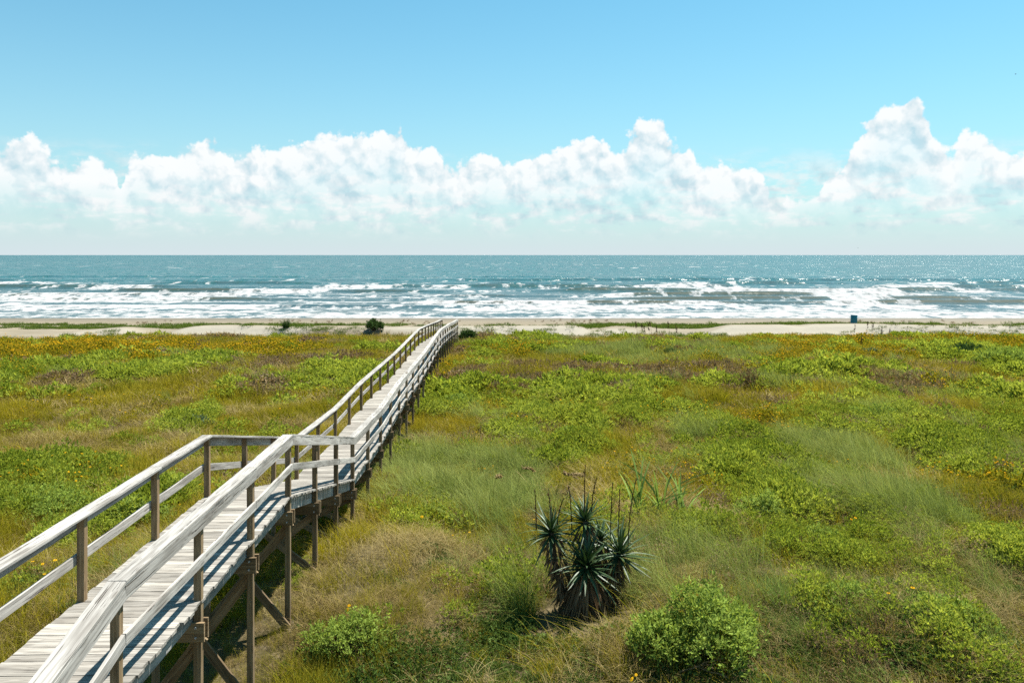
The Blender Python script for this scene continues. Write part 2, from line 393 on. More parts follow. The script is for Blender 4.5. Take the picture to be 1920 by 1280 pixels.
# unbroken faces stay clear of foam: smooth brown water
for k, (yc, am, br) in enumerate(CRESTS):
    if am < .7: continue
    line = yc + 7*(fbm(X/45, X*0+k, 60+k, 2)-.5) + 3.2*(fbm(X/9, X*0+k, 80+k, 4, .65)-.5)
    broken = sstep(1-br-.16, 1-br+.16, fbm(X/26, X*0+5*k, 120+k, 3)*1.5-.25)
    d = Y - line
    FO *= 1 - (1-broken)*np.exp(-((d+.6)/2.2)**2)
face = np.zeros_like(X)
for k, (yc, am, br) in enumerate(CRESTS):
    if am < .7: continue
    line = yc + 7*(fbm(X/45, X*0+k, 60+k, 2)-.5) + 3.2*(fbm(X/9, X*0+k, 80+k, 4, .65)-.5)
    face = np.maximum(face, np.exp(-((Y-line+.9)/1.1)**2)*sstep(.30, .55, fbm(X/38, X*0+3*k, 100+k, 2)))
Z += .30*(fbm(X/9, Y/6, 160, 3)-.5)*sstep(125, 170, Y)*(1-sstep(500, 1500, Y)) + .5*(fbm(X/40, Y/16, 165, 2)-.5)*sstep(150, 260, Y)*(1-sstep(1500, 4000, Y))
Z -= .10*sstep(122, 112, Y)
deep = sstep(140, 330, Y + 40*(fbm(X/60, Y/30, 170, 2)-.5))
tag(link('sea', grid_mesh('sea', X, Y, Z, {'foam': FO, 'deep': deep, 'face': face}), M_SEA), kind='structure')

# ------------------------------------------------------------------ boardwalk
DY = [-2, 7.78, 14.13, 20.4, 25, 31.4, 37, 44, 51.7, 59.2, 73.6]
DZ = [2.65, 4.80, 4.80, 3.36, 3.17, 3.28, 3.12, 3.15, 3.21, 2.88, 2.10]
POSTS = [1.45, 3.56, 5.67, 7.78, 9.89, 12.0, 14.13, 16.22, 18.31, 20.4] + [20.4+2.418*k for k in range(1, 23)]
hump = {}
def deck_z(y):
    z = np.interp(y, DY, DZ)
    if y > 20.4:
        f = ((y-20.4)/2.418) % 1.0; k = int((y-20.4)/2.418)
        z += .045*math.sin(math.pi*f)*(.6+.8*_hash(k, 2, 5)) + .05*(_hash(k, 1, 3)-.5)*(1-f) + .05*(_hash(k+1, 1, 3)-.5)*f
    return float(z)
def axes(p, q, up=Vector((0, 0, 1))):
    x = (q-p).normalized(); y = up.cross(x).normalized(); z = x.cross(y)
    M = Matrix((x, y, z)).transposed().to_4x4(); M.translation = p; return M
def board_mesh(L, w_, h, seg=6, ch=.004, jit=.0015, rnd=random):
    v = []; f = []
    ring = [(-w_/2+ch, -h/2), (w_/2-ch, -h/2), (w_/2, -h/2+ch), (w_/2, h/2-ch), (w_/2-ch, h/2), (-w_/2+ch, h/2), (-w_/2, h/2-ch), (-w_/2, -h/2+ch)]
    for i in range(seg+1):
        bx, bz = rnd.uniform(-jit, jit), rnd.uniform(-jit, jit)
        for y, z in ring: v.append((L*i/seg + (rnd.uniform(-jit, jit) if i in (0, seg) else 0), y+bx+rnd.uniform(-jit, jit)*.6, z+bz+rnd.uniform(-jit, jit)*.6))
    for i in range(seg):
        for k in range(8):
            a = i*8+k; b = i*8+(k+1) % 8; f.append((a, b, b+8, a+8))
    f.append(tuple(range(7, -1, -1))); f.append(tuple(seg*8+k for k in range(8)))
    return mesh('board', v, f)
BASE = Vector((centre_x(40), 40, float(height(centre_x(40), 40))))
bw = tag(empty('boardwalk', BASE), 'long weathered wooden boardwalk with railings running over the dunes to the beach', 'boardwalk')
INV = Matrix.Translation(-BASE)
def part(name, me, M, mat_, parent=None):
    if len(me.materials) == 0: me.materials.append(mat_)
    o = bpy.data.objects.new(name, me); COL.objects.link(o); o.parent = parent or bw
    o.matrix_world = M
    if parent is None: o.matrix_parent_inverse = Matrix(); o.matrix_basis = INV @ M
    else: o.matrix_basis = parent.matrix_basis.inverted() @ INV @ M
    return o
LAT = Vector((1, .0175, 0)).normalized()
FWD = Vector((-.0175, 1, 0)).normalized()
def P(y, u, z): return Vector((centre_x(y), y, z)) + LAT*u
# planks
PM = [board_mesh(1.50, .139, .036, 5, .004, .0025) for _ in range(6)]
for pm in PM: pm.materials.append(M_DECK)
rest_v, rest_f = [], []
y = .9; n = 0; ROW = .1455
cnt = 0
while y < 73.55:
    z0, z1 = deck_z(y-.07), deck_z(y+.07)
    u0 = -.75 + random.uniform(-.012, .012)
    up = Vector((0, -(z1-z0)/.14, 1)).normalized()
    zz = (z0+z1)/2 - .018 + random.uniform(-.002, .002)
    p = P(y, u0, zz); q = P(y + random.uniform(-.006, .006), u0+1.5, zz + random.uniform(-.003, .003))
    M = axes(p, q, up)
    if 6.0 < y < 49.7:
        part('plank', PM[n % 6], M @ Matrix.Diagonal((random.uniform(.985, 1.012), 1, 1, 1)), M_DECK); cnt += 1
    else:
        k = len(rest_v); src = PM[n % 6]
        rest_v += [M @ vv.co for vv in src.vertices]; rest_f += [tuple(k+i for i in pl.vertices) for pl in src.polygons]
    y += ROW; n += 1
me = mesh('far_planks', rest_v, rest_f); me.materials.append(M_DECK)
for i in range(len(rest_v)): me.vertices[i].co -= BASE
o = bpy.data.objects.new('decking', me); COL.objects.link(o); o.parent = bw; o['kind'] = 'stuff'
# posts, with rail nodes
RAILH = 1.07
jz = {}
for i, y in enumerate(POSTS):
    for s in (-1, 1): jz[i, s] = random.uniform(-.018, .018) if y > 20 else random.uniform(-.006, .006)
def rail_top(i, s): return deck_z(POSTS[i]) + RAILH + jz[i, s]
for i, y in enumerate(POSTS):
    for s in (-1, 1):
        top = rail_top(i, s) - .045
        gx = P(y, s*.70, 0); bot = float(height(gx.x, gx.y)) - .35
        a = P(y, s*.70, bot); b = P(y + random.uniform(-.01, .01), s*.70 + random.uniform(-.008, .008), top)
        part('post', board_mesh(top-bot, .09, .09, 5, .005, .002), axes(a, b, FWD), M_POST)
    dzk = deck_z(y)
    if i and y < 50:
        # paired cross beam under the joists, bolted through the posts
        for side in (-1, 1):
            a = P(y + side*.068, -.80, dzk - .37); b = P(y + side*.068, .80, dzk - .37)
            beam = part('cross_beam', board_mesh(1.60, .038, .235, 3, .004, .002), axes(a, b), M_POST)
            if side < 0 and 8 < y < 22:
                for s in (-1, 1):
                    for hh_ in (-.06, .06):
                        bm_v = []; bm_f = []
                        for j in range(8):
                            an = j*math.pi/4; bm_v += [(.014*math.cos(an), .014*math.sin(an), 0), (.014*math.cos(an), .014*math.sin(an), .012)]
                        bm_f = [(2*j, 2*((j+1) % 8), 2*((j+1) % 8)+1, 2*j+1) for j in range(8)] + [tuple(2*j+1 for j in range(8))]
                        pz = P(y - .087, s*.70, dzk - .37 + hh_)
                        part('bolt', mesh('bolt', bm_v, bm_f), Matrix.Translation(pz) @ Matrix.Rotation(math.radians(90), 4, 'X'), M_BOLT, beam)
        gl = float(height(centre_x(y), y))
        if dzk - .5 - gl > .55:
            for s in (-1, 1):
                a = P(y + s*.11, -s*.72, max(gl + .10, dzk - .5 - 1.9)); b = P(y + s*.11, s*.72, dzk - .50)
                part('brace', board_mesh((b-a).length, .038, .14, 3, .004, .002), axes(a, b, Vector((0, 0, 1))), M_POST)
# rails: caps, rail boards, middle rails, joists
KINK = {7.78, 14.13, 20.4}
segs = []; i = 0
while i < len(POSTS)-1:
    j = i+1
    if POSTS[j] not in KINK and j < len(POSTS)-1 and (POSTS[i] < 40 or i % 2 == 0): j = i+2 if (i+2 < len(POSTS)) else j
    segs.append((i, j)); i = j
for s in (-1, 1):
    for (i, j) in segs:
        ya, yb_ = POSTS[i], POSTS[j]; za, zb = rail_top(i, s), rail_top(j, s)
        if i == 0: ya -= .2; za -= .044
        g_ = .003
        A = lambda dz, u: P(ya+g_, s*u, za+dz); B = lambda dz, u: P(yb_-g_ + (.12 if j == len(POSTS)-1 else 0), s*u, zb+dz)
        a, b = A(-.019, .695), B(-.019, .695); part('rail_cap', board_mesh((b-a).length, .184, .038, 10, .005, .0025), axes(a, b), M_RAIL)
        a, b = A(-.039-.075, .766), B(-.039-.075, .766); part('rail_board', board_mesh((b-a).length, .038, .15, 8, .004, .002), axes(a, b), M_RAIL)
        a, b = A(-.57, .766), B(-.57, .766); part('middle_rail', board_mesh((b-a).length, .038, .125, 8, .004, .0025), axes(a, b), M_RAIL)
        for k in range(i, j):
            y0, y1 = POSTS[k], POSTS[k+1]
            for u in ((.63, 0.) if s > 0 else (.63,)):
                a = P(y0+.002, s*u, deck_z(y0+.01)-.038-.118); b = P(y1-.002, s*u, deck_z(y1-.01)-.038-.118)
                part('joist', board_mesh((b-a).length, .038, .232, 3, .004, .002), axes(a, b), M_UNDER)
# steps down to the sand
zt = deck_z(73.5); yt = 73.66
for k in range(5):
    p = P(yt + .14 + .30*k, -.72, zt - .20 - .19*k); q = P(yt + .14 + .30*k, .72, zt - .20 - .19*k)
    part('stair_tread', board_mesh(1.44, .28, .038, 3, .004, .002), axes(p, q), M_DECK)
for s in (-1, 1):
    a = P(yt+.0, s*.68, zt - .22); b = P(yt+1.55, s*.68, zt - 1.22)
    part('stair_stringer', board_mesh((b-a).length, .04, .24, 3, .004, .002), axes(a, b), M_POST)

# ------------------------------------------------------------------ plant shapes
class PB:
    """collects small faces of one plant: verts, faces, tip (0 base..1 tip), leafv (random per leaf), material index"""
    def __init__(s, rng): s.v = []; s.f = []; s.tip = []; s.lv = []; s.mi = []; s.r = rng
    def blade(s, base, az, h, lean, w_, seg=3, curl=1.6, mi=0):
        r = s.r; lv = r.random(); k = len(s.v)
        d = np.array([math.cos(az), math.sin(az), 0]); side = np.array([-d[1], d[0], 0])
        ta = r.random()*math.pi; side = side*math.cos(ta) + d*math.sin(ta)*.7
        for i in range(seg+1):
            f = i/seg; out = lean*h*f**curl; up = h*f*(1-.35*min(lean, 1.5)*f)
            p = base + d*out + np.array([0, 0, up]); ww = w_*(1-f)**.7*.5
            if i < seg: s.v += [p-side*ww, p+side*ww]; s.tip += [f, f]; s.lv += [lv, lv]
            else: s.v.append(p); s.tip.append(1.); s.lv.append(lv)
        for i in range(seg-1):
            a = k+2*i; s.f.append((a, a+1, a+3, a+2)); s.mi.append(mi)
        a = k+2*(seg-1); s.f.append((a, a+1, a+2)); s.mi.append(mi)
    def leaf(s, p, d, L, w_, mi=0, lv=None, up=None):
        r = s.r; d = d/np.linalg.norm(d); lv = r.random() if lv is None else lv
        n = r.normal(size=3) if up is None else up + r.normal(size=3)*.35
        side = np.cross(d, n); side /= (np.linalg.norm(side)+1e-9); nn = np.cross(side, d)
        k = len(s.v); s.v += [p, p+d*L*.5-side*w_*.5+nn*L*.06, p+d*L, p+d*L*.5+side*w_*.5+nn*L*.06]
        s.f += [(k, k+1, k+2), (k, k+2, k+3)]; s.mi += [mi, mi]; s.tip += [0, .5, 1, .5]; s.lv += [lv]*4
    def tube(s, pts, r0, r1, n=4, mi=0):
        k0 = len(s.v); lv = s.r.random(); pts = [np.asarray(p, float) for p in pts]
        for i, p in enumerate(pts):
            t_ = pts[min(i+1, len(pts)-1)] - pts[max(i-1, 0)]; t_ /= np.linalg.norm(t_)+1e-9
            a = np.cross(t_, [.31, .95, .1]); a /= np.linalg.norm(a)+1e-9; b = np.cross(t_, a); rr = r0+(r1-r0)*i/(len(pts)-1)
            for j in range(n):
                an = 2*math.pi*j/n; s.v.append(p + rr*(a*math.cos(an)+b*math.sin(an))); s.tip.append(i/(len(pts)-1)); s.lv.append(lv)
        for i in range(len(pts)-1):
            for j in range(n):
                a = k0+i*n+j; b = k0+i*n+(j+1) % n; s.f.append((a, b, b+n, a+n)); s.mi.append(mi)
    def flower(s, p, r_, mi_p, mi_d):
        rr = s.r; n = np.array([rr.normal()*.35, rr.normal()*.35-.25, 1.]); n /= np.linalg.norm(n)
        a = np.cross(n, [0, 1, .2]); a /= np.linalg.norm(a); b = np.cross(n, a); k = len(s.v); lv = rr.random()
        s.v.append(p); s.tip.append(0); s.lv.append(lv)
        for j in range(16):
            an = j*math.pi/8; q = r_*(1. if j % 2 == 0 else .62)
            s.v.append(p + q*(a*math.cos(an)+b*math.sin(an)) - n*q*.12); s.tip.append(0); s.lv.append(lv)
        for j in range(16): s.f.append((k, k+1+j, k+1+(j+1) % 16)); s.mi.append(mi_p)
        k = len(s.v)
        for j in range(6):
            an = j*math.pi/3; s.v.append(p + n*r_*.10 + .3*r_*(a*math.cos(an)+b*math.sin(an))); s.tip.append(0); s.lv.append(lv)
        s.f.append(tuple(range(k, k+6))); s.mi.append(mi_d)
    def mesh(s, name, mats):
        me = mesh(name, s.v, s.f, attr={'tip': s.tip, 'leafv': s.lv})
        for m_ in mats: me.materials.append(m_)
        me.polygons.foreach_set('material_index', np.array(s.mi, np.int32)); me.update(); return me

def rdisk(r, R): a = r.random()*6.283; q = R*math.sqrt(r.random()); return np.array([q*math.cos(a), q*math.sin(a), 0.])
def g_grass(seed, n, h0, h1, w_, R, lean, mats, seg=3, wind=.35):
    r = np.random.default_rng(seed); b = PB(r)
    for _ in range(n):
        az = r.random()*6.283
        if r.random() < wind: az = 2.6 + r.normal()*.5
        b.blade(rdisk(r, R), az, h0+(h1-h0)*r.random(), abs(r.normal())*lean+.08, w_*(.6+.8*r.random()), seg)
    return b.mesh('plant', mats)
def g_forb(seed, n, R, H, L, w_, mats, nf=0, fr=.045, loose=.25):
    r = np.random.default_rng(seed); b = PB(r)
    for _ in range(n):
        p = rdisk(r, R); rr = np.linalg.norm(p)/R
        top = H*(1-rr**2*.7)*(.75+.35*r.random()); z = top*(1-abs(r.normal())*loose); z = max(z, .03)
        d = np.array([p[0]*.9+r.normal()*.35*R, p[1]*.9+r.normal()*.35*R, .55*R*(1+r.random())])
        c = p + np.array([0, 0, z]); lv = r.random()
        for _k in range(3):
            b.leaf(c, d + r.normal(size=3)*.5*R, L*(.7+.6*r.random()), w_*(.7+.6*r.random()), lv=lv*.6+.4*r.random())
    for _ in range(nf):
        p = rdisk(r, R*1.1); q = p + np.array([r.normal()*.05, r.normal()*.05, H*(1.0+.35*r.random())])
        b.tube([p, q], .004, .003, 3, 0); b.flower(q, fr*(.8+.4*r.random()), 1, 2)
    return b.mesh('plant', mats)
def g_tangle(seed, n, R, H, w_, mats):
    r = np.random.default_rng(seed); b = PB(r)
    for _ in range(n):
        b.blade(rdisk(r, R) + np.array([0, 0, r.random()*H*.3]), r.random()*6.283, H*(.3+.8*r.random()), .4+1.6*r.random(), w_*(.6+.8*r.random()), 3, 1.2)
    return b.mesh('plant', mats)
def g_heath(seed, n, R, H, w_, mats):
    r = np.random.default_rng(seed); b = PB(r)
    for _ in range(n):
        p = rdisk(r, R); h = H*(.5+.6*r.random()); az = r.random()*6.283; le = .1+.35*r.random()
        b.blade(p, az, h, le, w_, 2)
        for _k in range(3):
            f = .55+.45*r.random(); q = p + np.array([math.cos(az)*le*h*f**1.6, math.sin(az)*le*h*f**1.6, h*f*.9])
            b.leaf(q, r.normal(size=3)+np.array([0, 0, .8]), w_*6, w_*2.2)
    return b.mesh('plant', mats)
SRC = {}
def lods(fn, near, mid, far, nv=3, seed=0):
    return [[fn(seed+10*l+k, *a) for k in range(nv)] for l, a in enumerate((near, mid, far))]
SPEC = {
 'O': lods(g_grass, (70, .22, .52, .007, .26, .75, [M_OLIVE]), (75, .25, .55, .014, .40, .7, [M_OLIVE]), (75, .28, .55, .030, .70, .6, [M_OLIVE]), seed=100),
 'F': lods(g_forb, (130, .30, .42, .055, .020, [M_FORB]), (120, .42, .48, .085, .034, [M_FORB]), (95, .65, .52, .15, .07, [M_FORB]), seed=200),
 'Y': lods(g_forb, (80, .28, .38, .055, .020, [M_FORB, M_PETAL, M_DISC], 2, .028), (70, .40, .46, .085, .034, [M_OLIVE, M_PETAL, M_DISC], 3, .030), (60, .65, .50, .15, .06, [M_OLIVE, M_PETAL, M_DISC], 8, .033), seed=300),
 'W': lods(g_grass, (90, .45, .95, .006, .20, 1.0, [M_WISP], 4, .8), (90, .5, .95, .012, .30, 1.0, [M_WISP], 4, .8), (75, .4, .75, .028, .6, .8, [M_WISP], 3, .8), seed=400),
 'D': lods(g_tangle, (85, .28, .32, .0065, [M_DRY]), (75, .40, .40, .014, [M_DRY]), (60, .65, .42, .030, [M_DRY]), seed=500),
 'P': lods(g_heath, (45, .26, .42, .006, [M_PURP]), (40, .38, .46, .012, [M_PURP]), (40, .60, .48, .026, [M_PURP]), seed=600),
 'C': lods(g_forb, (110, .32, .16, .05, .026, [M_COVER], 0, .04, .4), (80, .42, .18, .075, .04, [M_COVER]), (60, .6, .2, .14, .07, [M_COVER]), seed=700),
 'B': lods(g_grass, (60, .15, .35, .010, .30, .6, [M_BGRASS]), (60, .15, .35, .02, .4, .6, [M_BGRASS]), (85, .14, .34, .035, .62, .7, [M_BGRASS]), seed=800),
}
# world-space patches of the different plants: kind, x, y, radius x, radius y, strength
PATCHES = [
    ('F',-14,23.6,1.7,3.6,1), ('F',-10.3,21.5,1.1,2.9,1), ('F',-15.4,24.9,1,3.3,0.8), ('F',-14.2,35.3,1,1.9,0.9), ('F',-9.8,46.5,2.8,3.6,0.7), ('F',-29,53.1,2.4,4.9,0.6),
    ('F',-21.7,52.3,2.4,5.2,0.6), ('F',-3.2,40.1,1.6,3.2,1), ('F',0.6,34.4,1.4,3.1,0.9), ('F',2.6,33.4,1.1,3.2,0.9), ('F',4.5,40.4,1.1,2.1,0.8), ('F',8,34.7,1.4,1.9,0.8),
    ('F',5.9,35.9,1.4,2.2,0.6), ('F',16.7,36.4,1.8,2.9,1), ('F',9.2,29,1.1,3,0.8), ('F',16.6,30.7,1.8,2.9,0.8), ('F',23.4,38.7,1.5,3.6,0.9), ('F',7,22.3,0.9,3.3,1),
    ('F',7.3,18.4,1,1.6,1), ('F',6.3,18.5,0.6,1.9,0.7), ('F',8.2,16.4,0.8,1.1,0.2), ('F',10.9,17.8,0.5,1.2,1), ('F',6.1,14.5,0.5,0.6,0.15), ('F',7.2,14,0.5,0.7,0.15),
    ('F',4.5,18.4,0.7,1.2,0.7), ('F',-2.1,21.4,0.8,1.7,0.6), ('F',32.1,53.6,2.1,7.6,0.9), ('F',34,61.6,3.2,6.1,0.8), ('F',7.5,26.6,1.1,2.5,0.6), ('F',10,20.4,1.6,1.8,0.6),
    ('F',16.2,27.7,1.5,3.2,0.6), ('F',-4.2,16,0.3,0.6,0.3), ('Y',-36.9,67.5,8.9,8.5,1), ('Y',-32.9,53.2,2.1,4.5,1), ('Y',-24.5,64.3,6.3,8.2,0.8), ('Y',-19,65.8,2.6,6.3,0.5),
    ('Y',0.6,64.2,2.1,4.2,0.9), ('Y',27.2,67.7,6.2,8.4,0.9), ('Y',39.9,74,7.8,6.9,0.8), ('Y',21.1,56.3,3,4.5,0.7), ('Y',14.3,58.7,4.6,4.1,0.35), ('Y',41.9,70,3.7,5.1,0.7),
    ('Y',9,35.2,2.8,1.7,0.9), ('Y',7.1,35.7,1.9,1.3,0.7), ('Y',10.7,34,1.3,1.4,0.7), ('Y',4.9,25.6,2,1.9,0.35), ('Y',14.7,25.1,1.3,1.9,0.4), ('Y',8.1,17.8,0.9,0.9,0.3),
    ('Y',7.4,18.8,0.7,1.2,0.22), ('Y',-9.8,16,0.4,0.6,0.45), ('Y',-13.8,24.7,1,1.7,0.35), ('Y',23,41.6,2.2,2.2,0.3), ('Y',-3,17.7,0.3,0.3,0.1), ('Y',-0.5,36.9,1.2,2.8,0.25),
    ('W',12.8,62.9,7.9,6.7,1), ('W',-1.5,25.7,2,3.3,1), ('W',-2.8,27.1,1.1,3.3,0.9), ('W',-0.2,23.3,0.9,2.2,0.8), ('W',11.8,29.9,1.5,3,1), ('W',10.5,20.9,0.8,1.8,0.6),
    ('W',9.8,22,1,2.1,0.4), ('W',-5.2,24.8,0.5,1.6,0.5), ('W',15.7,44.1,2.6,2.2,0.4), ('D',-3.7,15.4,1.2,1.6,0.9), ('D',-2.1,15.6,1.3,1.7,0.9), ('D',-3.3,19.4,1.4,2.8,0.8),
    ('D',-0.7,16.6,1.2,1.8,0.7), ('D',-17.9,30.2,2.2,5.3,0.7), ('D',-12.4,30.5,4,2.6,0.35), ('D',-19.2,35.9,2.8,2,0.4), ('D',-8.9,25.5,2.5,3.6,0.5), ('D',-8.2,15.1,1.6,1.6,0.8),
    ('D',0,18.7,1.1,1.7,0.7), ('D',3.7,16.7,1,0.8,0.7), ('D',1.9,13.1,0.5,0.7,0.6), ('D',4.2,13.6,0.4,0.9,0.6), ('D',5.2,13.1,1,0.6,0.8), ('D',6.5,13.3,1.4,0.8,0.6),
    ('D',5.1,14.9,0.7,1,0.6), ('D',8.3,15.8,1.1,1.1,0.4), ('D',8.3,14.2,0.7,1.7,0.4), ('D',22.8,50.9,4,3.7,0.4), ('D',-14.4,52.2,3.1,5.1,0.4), ('D',12.5,40.3,1.1,1.7,0.7),
    ('D',5,21.1,0.7,2.6,0.5), ('D',13.7,38.5,1.5,1.7,0.4), ('D',-4.2,13.9,0.7,1.3,0.6), ('D',4.6,29.1,2.3,2,0.3), ('P',5.5,49.1,7.8,5.1,0.9), ('P',0,50.5,2.7,4.4,0.6),
    ('P',11.5,43.8,1.7,2.5,0.7), ('P',19.1,35.2,1.2,2,1), ('P',12.3,40.7,1.6,2.1,0.8), ('P',-24.3,58.7,3.1,3,0.5), ('P',-14.5,55.1,3.3,5.1,0.6), ('P',-10,54.2,2.1,4.5,0.5),
    ('P',5.9,21.8,0.5,2.1,0.7), ('P',8.7,22.2,1.2,1.6,0.6), ('P',13,21.5,0.7,1.2,0.6), ('P',17.5,29.8,1.6,2.4,0.5), ('P',-16.2,34.3,1.4,1.8,0.5), ('P',-31.2,55.2,2.9,3.7,0.4),
    ('P',22.6,47.7,2.8,2.5,0.4), ('C',0.4,13.7,1.1,1.3,0.9), ('C',6.1,13.7,2,1.2,0.9), ('C',8.2,14.8,1.2,1.6,0.6), ('C',-1.7,13,1.5,0.5,0.9), ('C',5.2,15.3,0.8,0.9,0.4),
    ('C',-8.8,16.5,1.3,1.2,0.4),
]

def wander(x, y, k): return 1 + .55*(fbm(x/1.7, y/1.7, 300+k, 3)-.5)*2
def field(kind, x, y):
    f = np.zeros_like(x)
    for k, (kd, cx, cy, rx, ry, st) in enumerate(PATCHES):
        if kd != kind: continue
        q = ((x-cx)/rx)**2 + ((y-cy)/ry)**2
        s = np.abs(x-cx) < rx*3
        f = np.maximum(f, np.where(s, st*sstep(1.7, .5, q*wander(x, y, k % 7)), 0))
    return f
bx_, by_ = [], []
for y0 in np.arange(6.5, 80, .5):
    rho = np.interp(y0, [6, 12, 20, 30, 42, 80], [34, 34, 26, 15, 8.5, 6.2])
    half = .70*y0 + 4.5; nn = int(rho*2*half*.5)
    bx_.append(RNG.uniform(-half, half, nn)); by_.append(RNG.uniform(y0, y0+.5, nn))
px_, py_ = np.concatenate(bx_), np.concatenate(by_)
edge = 78.6 + 3.5*(fbm(px_/9, px_*0, 350, 3)-.5)*2
gap = sstep(.60, .70, fbm(px_/1.5, py_/1.5, 360, 3))*sstep(45, 25, py_)
YUC = ((px_-1.36)/1.0)**2 + ((py_-14.9)/1.0)**2 < 1
HOL = ((px_-3.05)/1.1)**2 + ((py_-12.5)/.55)**2 < 1
keep = (py_ < edge) & ~(YUC & (RNG.random(len(px_)) < .8)) & ~(HOL & (RNG.random(len(px_)) < .75)) & (RNG.random(len(px_)) > .8*gap)
px_, py_ = px_[keep], py_[keep]
right = sstep(-3.5, 1.5, px_); near = sstep(34, 20, py_)
n1, n2, n3 = fbm(px_/3.1, py_/3.1, 401, 3), fbm(px_/2.3, py_/2.3, 402, 3), fbm(px_/4.2, py_/4.2, 403, 3)
wt = {'O': np.full_like(px_, .85) - .42*right*near,
      'F': .80*sstep(.55, .66, n1)*(.12+.88*right)*(1-.75*near) + 2.3*field('F', px_, py_),
      'Y': .05*sstep(.55, .7, n2) + .85*field('Y', px_, py_),
      'W': .35*sstep(.56, .70, n3)*(.3+.7*right) + 3.0*field('W', px_, py_),
      'D': .60*sstep(.52, .66, n2) + .12 + .20*near*right + 1.7*field('D', px_, py_),
      'P': .30*sstep(.56, .70, n3) + .65*field('P', px_, py_),
      'C': .60*right*near + 1.8*field('C', px_, py_)}
keys = list(wt); Wm = np.stack([wt[k] for k in keys], 1); Wm /= Wm.sum(1, keepdims=True)
pick = (RNG.random(len(px_))[:, None] > np.cumsum(Wm, 1)).sum(1).clip(0, len(keys)-1)

GREEN = {}
def scatter(name, label, cat, variants, x, y, sc, tint, lod, lean=.12):
    """one object of ground cover: points that carry the plants of one kind"""
    n = len(x); z = height(x, y) - .02
    me = bpy.data.meshes.new(name); me.vertices.add(n); me.vertices.foreach_set('co', np.stack([x, y, z], 1).astype(np.float32).ravel())
    flat = [v for l in variants for v in l]; nv = len(variants[0])
    idx = lod*nv + RNG.integers(0, nv, n)
    rot = np.stack([RNG.normal(0, lean, n), RNG.normal(0, lean, n), RNG.uniform(-.9, .9, n)], 1)
    for nm, typ, val, key in (('rot', 'FLOAT_VECTOR', rot, 'vector'), ('scl', 'FLOAT_VECTOR', np.stack([sc*RNG.uniform(.8, 1.25, n), sc*RNG.uniform(.8, 1.25, n), sc*RNG.uniform(.7, 1.3, n)], 1), 'vector'), ('idx', 'INT', idx, 'value'), ('tint', 'FLOAT', tint, 'value')):
        a = me.attributes.new(nm, typ, 'POINT'); a.data.foreach_set(key, np.asarray(val, np.int32 if typ == 'INT' else np.float32).ravel())
    o = link(name, me); tag(o, label, cat, kind='stuff')
    ng = bpy.data.node_groups.new(name, 'GeometryNodeTree')
    ng.interface.new_socket('Geometry', in_out='INPUT', socket_type='NodeSocketGeometry'); ng.interface.new_socket('Geometry', in_out='OUTPUT', socket_type='NodeSocketGeometry')
    N = ng.nodes; L = ng.links; gi = N.new('NodeGroupInput'); go = N.new('NodeGroupOutput')
    jn = N.new('GeometryNodeJoinGeometry')
    for v in reversed(flat):
        if v.name not in GREEN: GREEN[v.name] = bpy.data.objects.new('plant_shape', v)
        oi = N.new('GeometryNodeObjectInfo'); oi.inputs['Object'].default_value = GREEN[v.name]; oi.inputs['As Instance'].default_value = True
        L.new(oi.outputs['Geometry'], jn.inputs[0])
    ip = N.new('GeometryNodeInstanceOnPoints'); L.new(gi.outputs[0], ip.inputs['Points']); L.new(jn.outputs[0], ip.inputs['Instance'])
    ip.inputs['Pick Instance'].default_value = True
    def na(nm, typ):
        q = N.new('GeometryNodeInputNamedAttribute'); q.data_type = typ; q.inputs['Name'].default_value = nm; return q.outputs['Attribute']
    L.new(na('idx', 'INT'), ip.inputs['Instance Index'])
    e = N.new('FunctionNodeEulerToRotation'); L.new(na('rot', 'FLOAT_VECTOR'), e.inputs[0]); L.new(e.outputs[0], ip.inputs['Rotation'])
    L.new(na('scl', 'FLOAT_VECTOR'), ip.inputs['Scale']); L.new(ip.outputs[0], go.inputs[0])
    md = o.modifiers.new('plants', 'NODES'); md.node_group = ng
    return o
INFO = {'O': ('olive_grass', 'olive green dune grass covering the field', 'grass'), 'F': ('leafy_weeds', 'bright green leafy weeds in low mounds among the grass', 'weeds'),
        'Y': ('yellow_wildflowers', 'yellow wildflowers scattered in bands through the dune grass', 'wildflowers'), 'W': ('feathery_grass', 'pale feathery blue green grass leaning in patches', 'grass'),
        'D': ('dry_grass', 'dry tan grass and dead stems tangled between the green plants', 'dry grass'), 'P': ('brown_heath', 'purplish brown seeding weeds in drifts across the field', 'weeds'),
        'C': ('ground_vine', 'dark green low leafy vines creeping over the foreground', 'ground cover')}
xc_ = np.abs(px_ - centre_x(py_)); dz_ = np.array([deck_z(v) for v in np.clip(py_, 0, 73)])
room = np.where(xc_ < 1.0, np.clip((dz_ - .30 - height(px_, py_))/.65, .15, 1), 1.)
room = np.where(((px_-1.36)/1.1)**2 + ((py_-14.9)/1.1)**2 < 1, .45, room)
room = np.where((xc_ < .9), np.minimum(room, .55), room)
lod = np.where(py_ < 21 + RNG.normal(0, 1, len(py_)), 0, np.where(py_ < 41 + RNG.normal(0, 2, len(py_)), 1, 2))
tn = fbm(px_/2.6, py_/2.6, 420, 3)
for i, k in enumerate(keys):
    s = pick == i
    tint = np.clip(.5 + 1.6*(tn[s]-.5) + RNG.normal(0, .22, s.sum()), 0, 1)
    hs = (.45 + 1.25*fbm(px_[s]/1.9, py_[s]/1.9, 430+i, 2)) * room[s] * {'F': 1.12, 'C': .9, 'D': 1.0}.get(k, 1.)
    scatter(*INFO[k], SPEC[k], px_[s], py_[s], hs, tint, lod[s])
